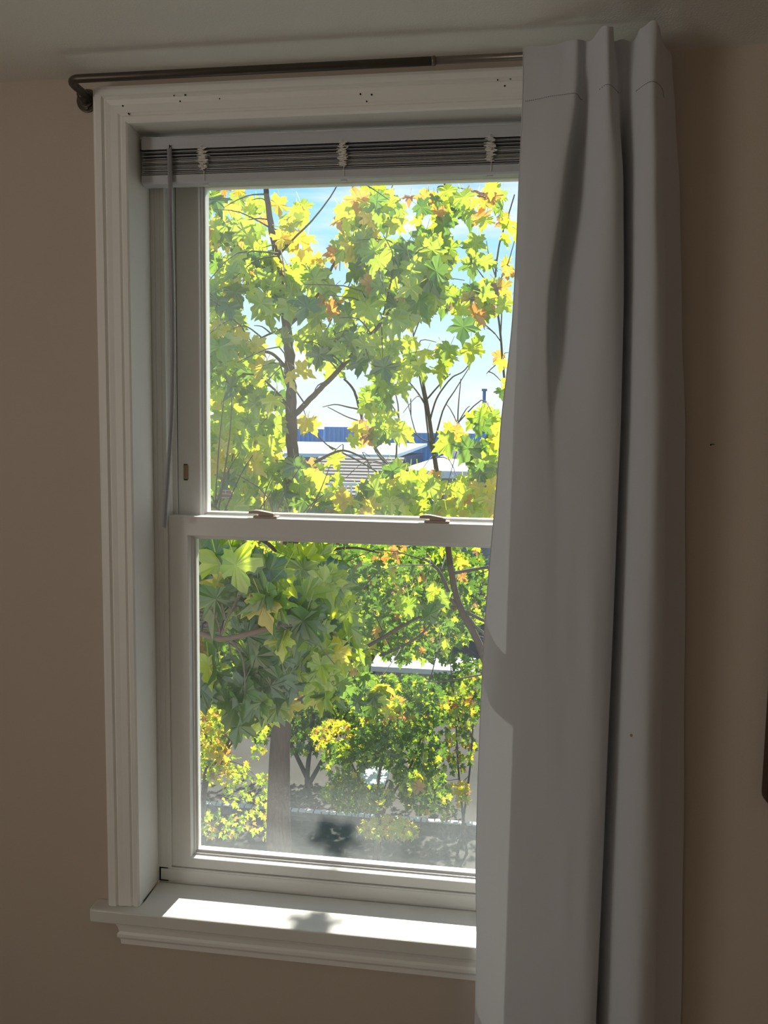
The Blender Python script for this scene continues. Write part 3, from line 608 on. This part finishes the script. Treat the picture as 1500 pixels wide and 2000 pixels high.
MB = [  # px, py, rx, ry, y, dy, count, palette, leaf size
 (430, 420, 50, 60, 3.0, .6, 30, 'pale', .13), (470, 400, 60, 45, 3.6, .4, 22, 'orange', .10), (440, 520, 55, 60, 2.8, .6, 34, 'green', .13), (425, 610, 45, 60, 2.6, .6, 30, 'green', .13), (430, 700, 45, 60, 2.5, .6, 34, 'green', .13),
 (445, 790, 60, 60, 2.6, .6, 44, 'bright', .13), (440, 880, 60, 60, 2.5, .6, 44, 'bright', .13), (450, 965, 70, 45, 2.6, .6, 44, 'mix', .13), (470, 640, 40, 40, 2.9, .4, 16, 'yellow', .12),
 (560, 420, 45, 50, 3.2, .4, 22, 'yellow', .12), (500, 480, 60, 55, 3.1, .5, 34, 'bright', .12), (580, 500, 55, 50, 3.2, .4, 26, 'yellow', .12), (600, 560, 60, 45, 2.6, .4, 26, 'green', .14), (530, 560, 50, 50, 2.8, .4, 26, 'green', .13),
 (640, 595, 32, 28, 2.8, .3, 12, 'orange', .12), (600, 650, 45, 40, 2.8, .3, 14, 'green', .13), (500, 730, 45, 45, 2.8, .4, 26, 'green', .13), (520, 800, 45, 40, 2.8, .4, 20, 'green', .13), (565, 715, 16, 16, 2.4, .1, 3, 'yellow', .14),
 (500, 860, 55, 50, 2.7, .5, 34, 'bright', .13), (560, 920, 70, 45, 2.7, .5, 40, 'green', .13), (560, 980, 90, 35, 2.7, .5, 40, 'green', .13), (600, 790, 16, 40, 3.1, .1, 7, 'yellow', .12), (650, 900, 30, 25, 2.8, .2, 8, 'yellow', .12),
 (660, 985, 60, 30, 2.7, .4, 24, 'yellow', .13), (700, 430, 45, 60, 3.0, .5, 26, 'orange', .13), (690, 500, 40, 50, 3.0, .5, 20, 'mix', .13), (760, 395, 60, 40, 3.2, .5, 26, 'pale', .12), (800, 495, 75, 50, 2.3, .5, 38, 'green', .14),
 (760, 570, 70, 45, 2.4, .5, 34, 'green', .14), (700, 640, 60, 40, 2.6, .4, 28, 'green', .13), (640, 690, 50, 35, 2.8, .3, 16, 'green', .13), (730, 690, 50, 35, 2.8, .4, 18, 'mix', .12),
 # in front of the lower sash
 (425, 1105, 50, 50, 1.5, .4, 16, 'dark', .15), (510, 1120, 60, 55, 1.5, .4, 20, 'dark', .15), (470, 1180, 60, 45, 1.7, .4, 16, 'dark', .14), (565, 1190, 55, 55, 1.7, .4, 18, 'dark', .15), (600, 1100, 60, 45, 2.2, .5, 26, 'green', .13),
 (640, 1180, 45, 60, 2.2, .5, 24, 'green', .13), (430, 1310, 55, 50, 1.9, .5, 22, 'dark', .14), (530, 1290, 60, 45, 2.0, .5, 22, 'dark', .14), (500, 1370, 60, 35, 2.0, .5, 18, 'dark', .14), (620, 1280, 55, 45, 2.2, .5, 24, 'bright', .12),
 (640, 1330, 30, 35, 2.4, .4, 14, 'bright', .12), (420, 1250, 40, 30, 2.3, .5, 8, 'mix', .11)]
LM = make_leaves(MB, 1.35, 1.15)
q_ = np.array((.345, -.017, 0))+np.array(SUN)/SUN[1]*1.45
for dx_, dz_ in ((.0, -.02),):
    LM.append((q_+np.array((dx_, 0, dz_+.04)), np.array(((.11, .0, .0), (.0, -.02, .11), (.0, -.11, -.02))), 0, 1, .11))
# the crown goes on beyond the window's left side
ML = [([(385, 712), (300, 690), (180, 650), (60, 600)], TY, 5, 2), ([(420, 990), (300, 950), (150, 900), (0, 860)], TY-.5, 6, 2), ([(375, 1232), (300, 1240), (150, 1260), (0, 1250)], 1.35, 10, 4)]
for pxs, y, w0, w1 in ML: limb(ma, pxs, y, w0, w1)
ME = [(px, py, 70, 60, 2.9 if py < 1040 else 2.0, .5, 20, pal, .13) for px in (310, 200, 90, -20, -130) for py, pal in ((420, 'yellow'), (530, 'green'), (640, 'green'), (750, 'bright'), (860, 'mix'), (970, 'green'), (1110, 'dark'), (1220, 'dark'), (1330, 'dark'))]
LM += make_leaves(ME, 1.2, 1.15)
build_leaves(ma, LM)
twigs(ma, ME, anchors_of(*[(q[0], q[1]) for q in ML]), 1)
twigs(ma, MB, anchors_of(*[(q[0], q[1]) for q in BR], (trunk, TY)), 2)

# --- second, thinner maple on the right
SY = 4.4
t2 = at(858, 1000, SY)
m2 = empty('slender_maple', (float(t2[0])+1.1, SY, GZ), 'slender maple with bare grey twigs and hazy leaves beside the curtain', 'tree')
stem = [np.array((t2[0]+1.1, SY, GZ)), np.array((t2[0]+1.0, SY, -3)), at(960, 1330, SY), at(900, 1190, SY), at(882, 1120, SY), at(868, 1010, SY), at(852, 915, SY), at(843, 850, SY), at(834, 790, SY), at(827, 750, SY), at(822, 700, SY)]
S = spline(stem, 40); add('trunk', tube(S, list(np.linspace(.034, .008, 40)), 9), MT['bark'], m2, smooth=True)
B2 = [([(838, 830), (852, 780), (880, 740), (905, 725), (925, 700)], 4, 2), ([(832, 782), (860, 750), (880, 730)], 4, 2), ([(836, 800), (818, 770), (798, 745), (785, 735)], 4, 2), ([(846, 870), (866, 800), (890, 760), (915, 720)], 4, 1.5),
      ([(893, 860), (895, 800), (900, 740)], 3.5, 1.5), ([(895, 830), (880, 800), (872, 790)], 2.5, 1.2), ([(895, 825), (910, 800), (918, 793)], 2.5, 1.2), ([(850, 900), (838, 860), (828, 780), (812, 700), (806, 640), (800, 600)], 4, 2),
      ([(760, 910), (735, 880), (712, 830), (700, 790), (690, 760), (672, 740)], 8, 4), ([(705, 800), (680, 795), (655, 790), (630, 795)], 4, 1.5), ([(712, 825), (680, 815), (650, 800), (640, 795)], 3, 1.5),
      ([(770, 930), (775, 870), (778, 800), (770, 760)], 5, 2), ([(992, 790), (985, 740), (978, 660), (972, 600), (968, 540), (975, 480), (990, 430), (1005, 380)], 5, 2.5), ([(980, 670), (965, 650), (950, 640)], 2.5, 1.2), ([(982, 700), (960, 720), (950, 730)], 2.5, 1.2),
      ([(970, 560), (990, 520), (1005, 470)], 2.5, 1.5), ([(968, 540), (955, 500), (950, 470)], 2.5, 1.2), ([(845, 865), (815, 850), (800, 800), (790, 760)], 3, 1.2), ([(790, 700), (778, 680), (740, 665), (715, 650)], 4, 2), ([(640, 870), (700, 900), (740, 925), (755, 945)], 4, 2), ([(600, 830), (640, 870), (665, 890)], 4, 2),
      ([(878, 1160), (860, 1120), (842, 1100), (825, 1090)], 8, 4), ([(880, 1170), (905, 1195), (930, 1225), (950, 1240)], 9, 5), ([(745, 1280), (780, 1265), (815, 1245), (845, 1215), (880, 1170)], 6, 4), ([(940, 1318), (900, 1325), (860, 1332), (830, 1330)], 4, 2),
      ([(620, 700), (640, 640), (680, 560), (720, 480), (760, 390)], 3, 1.5), ([(735, 430), (755, 390), (770, 355)], 3, 1.5), ([(855, 600), (858, 500), (862, 400), (870, 350)], 6, 4)]
for pxs, w0, w1 in B2: limb(m2, pxs, SY, w0, w1, m='twig')
NB = [(840, 560, 45, 45, 3.6, .5, 26, 'green', .14), (860, 470, 35, 60, 4.2, .4, 20, 'pale', .13), (870, 400, 50, 45, 4.4, .4, 26, 'pale', .12), (930, 480, 24, 32, 3.4, .2, 7, 'green', .14), (930, 570, 48, 36, 3.6, .4, 22, 'pale', .13),
 (965, 400, 40, 45, 4.4, .4, 18, 'orange', .11), (975, 500, 25, 60, 4.6, .3, 10, 'pale', .11), (988, 577, 9, 12, 3.4, .1, 2, 'yellow', .14), (945, 625, 18, 24, 3.8, .2, 5, 'green', .12), (800, 605, 18, 14, 3.6, .1, 3, 'orange', .13),
 (795, 690, 45, 40, 3.6, .4, 20, 'bright', .13), (850, 690, 22, 40, 3.8, .3, 9, 'bright', .13), (900, 680, 38, 30, 3.6, .3, 13, 'bright', .13), (745, 770, 42, 42, 3.4, .4, 20, 'green', .13), (755, 840, 25, 30, 3.6, .3, 8, 'mix', .12), (705, 845, 20, 24, 3.6, .2, 6, 'orange', .12),
 (790, 830, 16, 30, 3.8, .2, 4, 'bright', .12), (800, 770, 20, 20, 3.9, .2, 4, 'bright', .11), (950, 830, 30, 40, 3.2, .3, 14, 'bright', .14), (880, 850, 28, 20, 3.8, .2, 7, 'orange', .12), (895, 890, 45, 35, 3.4, .4, 18, 'pale', .14), (960, 910, 30, 60, 3.6, .4, 22, 'mix', .13),
 (985, 745, 16, 16, 4.6, .1, 3, 'orange', .11), (985, 690, 18, 26, 4.6, .2, 4, 'orange', .10), (730, 905, 22, 22, 3.8, .2, 5, 'green', .13), (705, 950, 45, 40, 3.4, .4, 24, 'mix', .13), (790, 945, 60, 45, 3.2, .5, 34, 'green', .14), (820, 925, 40, 25, 3.2, .4, 14, 'yellow', .13),
 (860, 975, 70, 38, 3.4, .5, 38, 'bright', .13), (930, 970, 50, 45, 3.6, .5, 32, 'yellow', .12), (740, 985, 60, 30, 3.2, .4, 26, 'bright', .13),
 (720, 1095, 70, 40, 5.2, .6, 80, 'shaded', .09), (820, 1090, 70, 40, 5.4, .6, 80, 'shaded', .09), (900, 1090, 45, 40, 5.4, .6, 50, 'shaded', .09), (700, 1180, 60, 60, 5.2, .6, 80, 'shaded', .09), (790, 1170, 60, 60, 5.6, .6, 90, 'shaded', .085), (900, 1190, 40, 70, 5.6, .6, 60, 'shaded', .085),
 (800, 1240, 90, 50, 5.8, .6, 100, 'shaded', .085), (690, 1270, 40, 40, 5.2, .6, 40, 'bright', .09), (830, 1170, 50, 40, 3.4, .3, 8, 'green', .12), (660, 1230, 40, 50, 3.0, .3, 12, 'dark', .13), (700, 1340, 50, 40, 3.4, .3, 12, 'dark', .13), (650, 1120, 50, 50, 3.0, .3, 12, 'dark', .13)]
# the crown goes on beyond the curtain
NL = [[(868, 1010), (980, 960), (1100, 880), (1250, 790), (1400, 690), (1520, 600)], [(882, 1120), (1000, 1100), (1150, 1080), (1350, 1100)], [(900, 1190), (1040, 1250), (1200, 1260), (1400, 1240)]]
for pxs in NL: limb(m2, pxs, SY, 7, 3, m='twig')
NE = [(px, py, 70, 65, 3.6 if py < 1040 else 5.4, .6, n, pal, sz) for px in (1080, 1190, 1300, 1410, 1520, 1630) for py, n, pal, sz in ((430, 16, 'pale', .13), (560, 18, 'green', .13), (690, 16, 'bright', .13), (820, 16, 'mix', .13), (950, 24, 'green', .13), (1090, 50, 'shaded', .09), (1190, 50, 'shaded', .09), (1290, 44, 'shaded', .09))]
build_leaves(m2, make_leaves(NB, 1.35, 1.12) + make_leaves(NE, 1.2, 1.12))
twigs(m2, NE, anchors_of(*[(q, SY) for q in NL]), 1)
twigs(m2, NB, anchors_of(*[(q[0], SY) for q in B2]), 1)

# --- shrubs of the yard
def shrub(name, label, stems, y, blobs, w0=7):
    c = at(stems[0][0][0], stems[0][0][1], y); t = empty(name, (float(c[0]), y, GZ), label, 'shrub' if 'shrub' in name else 'tree')
    c0 = np.array((c[0], y, GZ))
    for s in stems:
        P = [c0+np.array((random.uniform(-.1, .1), 0, 0))] + [at(a_, b_, y) for a_, b_ in s]; S = spline(P, 16); add('stem', tube(S, list(np.linspace(w0*(y-CAM[1])/FPX/2, .008, 16)), 7), MT['twig'], t, smooth=True)
    build_leaves(t, make_leaves(blobs, 3.2, .88)); twigs(t, blobs, anchors_of(*[(s, y) for s in stems]), 2)
shrub('yellow_shrub', 'yellowing shrub with dark stems by the brick house', [[(395, 1560), (430, 1500), (455, 1420), (470, 1380)], [(395, 1560), (410, 1480), (412, 1400)], [(400, 1560), (440, 1470), (490, 1410)]], 6.2,
      [(415, 1420, 45, 50, 6.2, .4, 60, 'yellow', .09), (470, 1440, 50, 60, 6.3, .4, 46, 'mix', .08), (410, 1490, 45, 40, 6.2, .4, 34, 'yellow', .09), (480, 1540, 50, 45, 6.4, .4, 26, 'bright', .07), (430, 1610, 50, 30, 6.0, .3, 26, 'pale', .07), (520, 1600, 40, 40, 6.3, .3, 20, 'yellow', .07), (450, 1350, 60, 40, 6.4, .4, 50, 'olive', .08)], 8)
shrub('round_shrub', 'dense green shrub mottled with yellow over the fence', [[(735, 1600), (740, 1520), (760, 1420), (770, 1360)], [(740, 1600), (700, 1520), (670, 1450)], [(745, 1600), (800, 1500), (830, 1420)]], 8.2,
      [(780, 1375, 95, 60, 8.2, .4, 190, 'shaded', .11), (690, 1480, 60, 60, 8.0, .5, 110, 'dark', .10), (790, 1470, 80, 60, 8.2, .6, 170, 'dark', .10), (660, 1440, 50, 35, 8.2, .5, 50, 'yellow', .10), (700, 1550, 70, 35, 8.0, .5, 80, 'dark', .10), (830, 1540, 50, 45, 8.2, .5, 60, 'dark', .11), (760, 1615, 60, 22, 7.6, .3, 44, 'yellow', .10), (815, 1520, 14, 16, 7.2, .1, 4, 'orange', .17), (770, 1380, 22, 16, 7.4, .2, 9, 'orange', .15)], 9)
shrub('hazy_shrub', 'thin pale shrub right beside the curtain above the fence', [[(905, 1600), (895, 1500), (890, 1400), (880, 1300)], [(905, 1600), (920, 1480), (925, 1380)]], 9.7,
      [(900, 1380, 35, 50, 9.7, .4, 50, 'pale', .10), (890, 1460, 40, 50, 9.7, .4, 40, 'olive', .10), (905, 1545, 14, 22, 9.4, .2, 7, 'yellow', .13), (860, 1560, 40, 40, 9.7, .4, 26, 'pale', .10)], 6)
shrub('back_tree', 'broad leafy tree filling the yard behind the fence', [[(600, 1520), (610, 1420), (620, 1300), (640, 1180)], [(610, 1520), (700, 1350), (760, 1200)], [(600, 1520), (520, 1350), (470, 1220)]], 11.5,
      [(480, 1110, 110, 55, 11.5, 1, 130, 'mix', .16), (640, 1120, 110, 60, 11.8, 1, 140, 'shaded', .16), (800, 1130, 120, 70, 12, 1, 170, 'shaded', .16), (620, 1230, 110, 60, 11.6, 1, 130, 'olive', .16), (780, 1230, 130, 45, 12, 1, 150, 'shaded', .16), (560, 1330, 110, 60, 11.6, 1, 110, 'olive', .16), (700, 1360, 100, 50, 11.8, 1, 100, 'green', .16), (640, 1030, 220, 40, 12, 1, 150, 'bright', .15), (850, 1010, 130, 40, 12.4, 1, 100, 'mix', .15), (900, 1160, 60, 80, 12, 1, 80, 'shaded', .16), (600, 1420, 70, 50, 11.6, .6, 70, 'dark', .15), (880, 1340, 80, 70, 11.6, .6, 130, 'dark', .15), (720, 1420, 120, 50, 11.6, .6, 120, 'dark', .15), (440, 1200, 80, 80, 11.6, .6, 80, 'dark', .16), (460, 1400, 90, 60, 11.6, .6, 70, 'olive', .15)] + [(px, py, 110, 65, 11.8, 1, 80, 'mix', .16) for px in (1080, 1240, 1400, 1560, 260, 100, -60) for py in (1010, 1120, 1230, 1340)], 14)
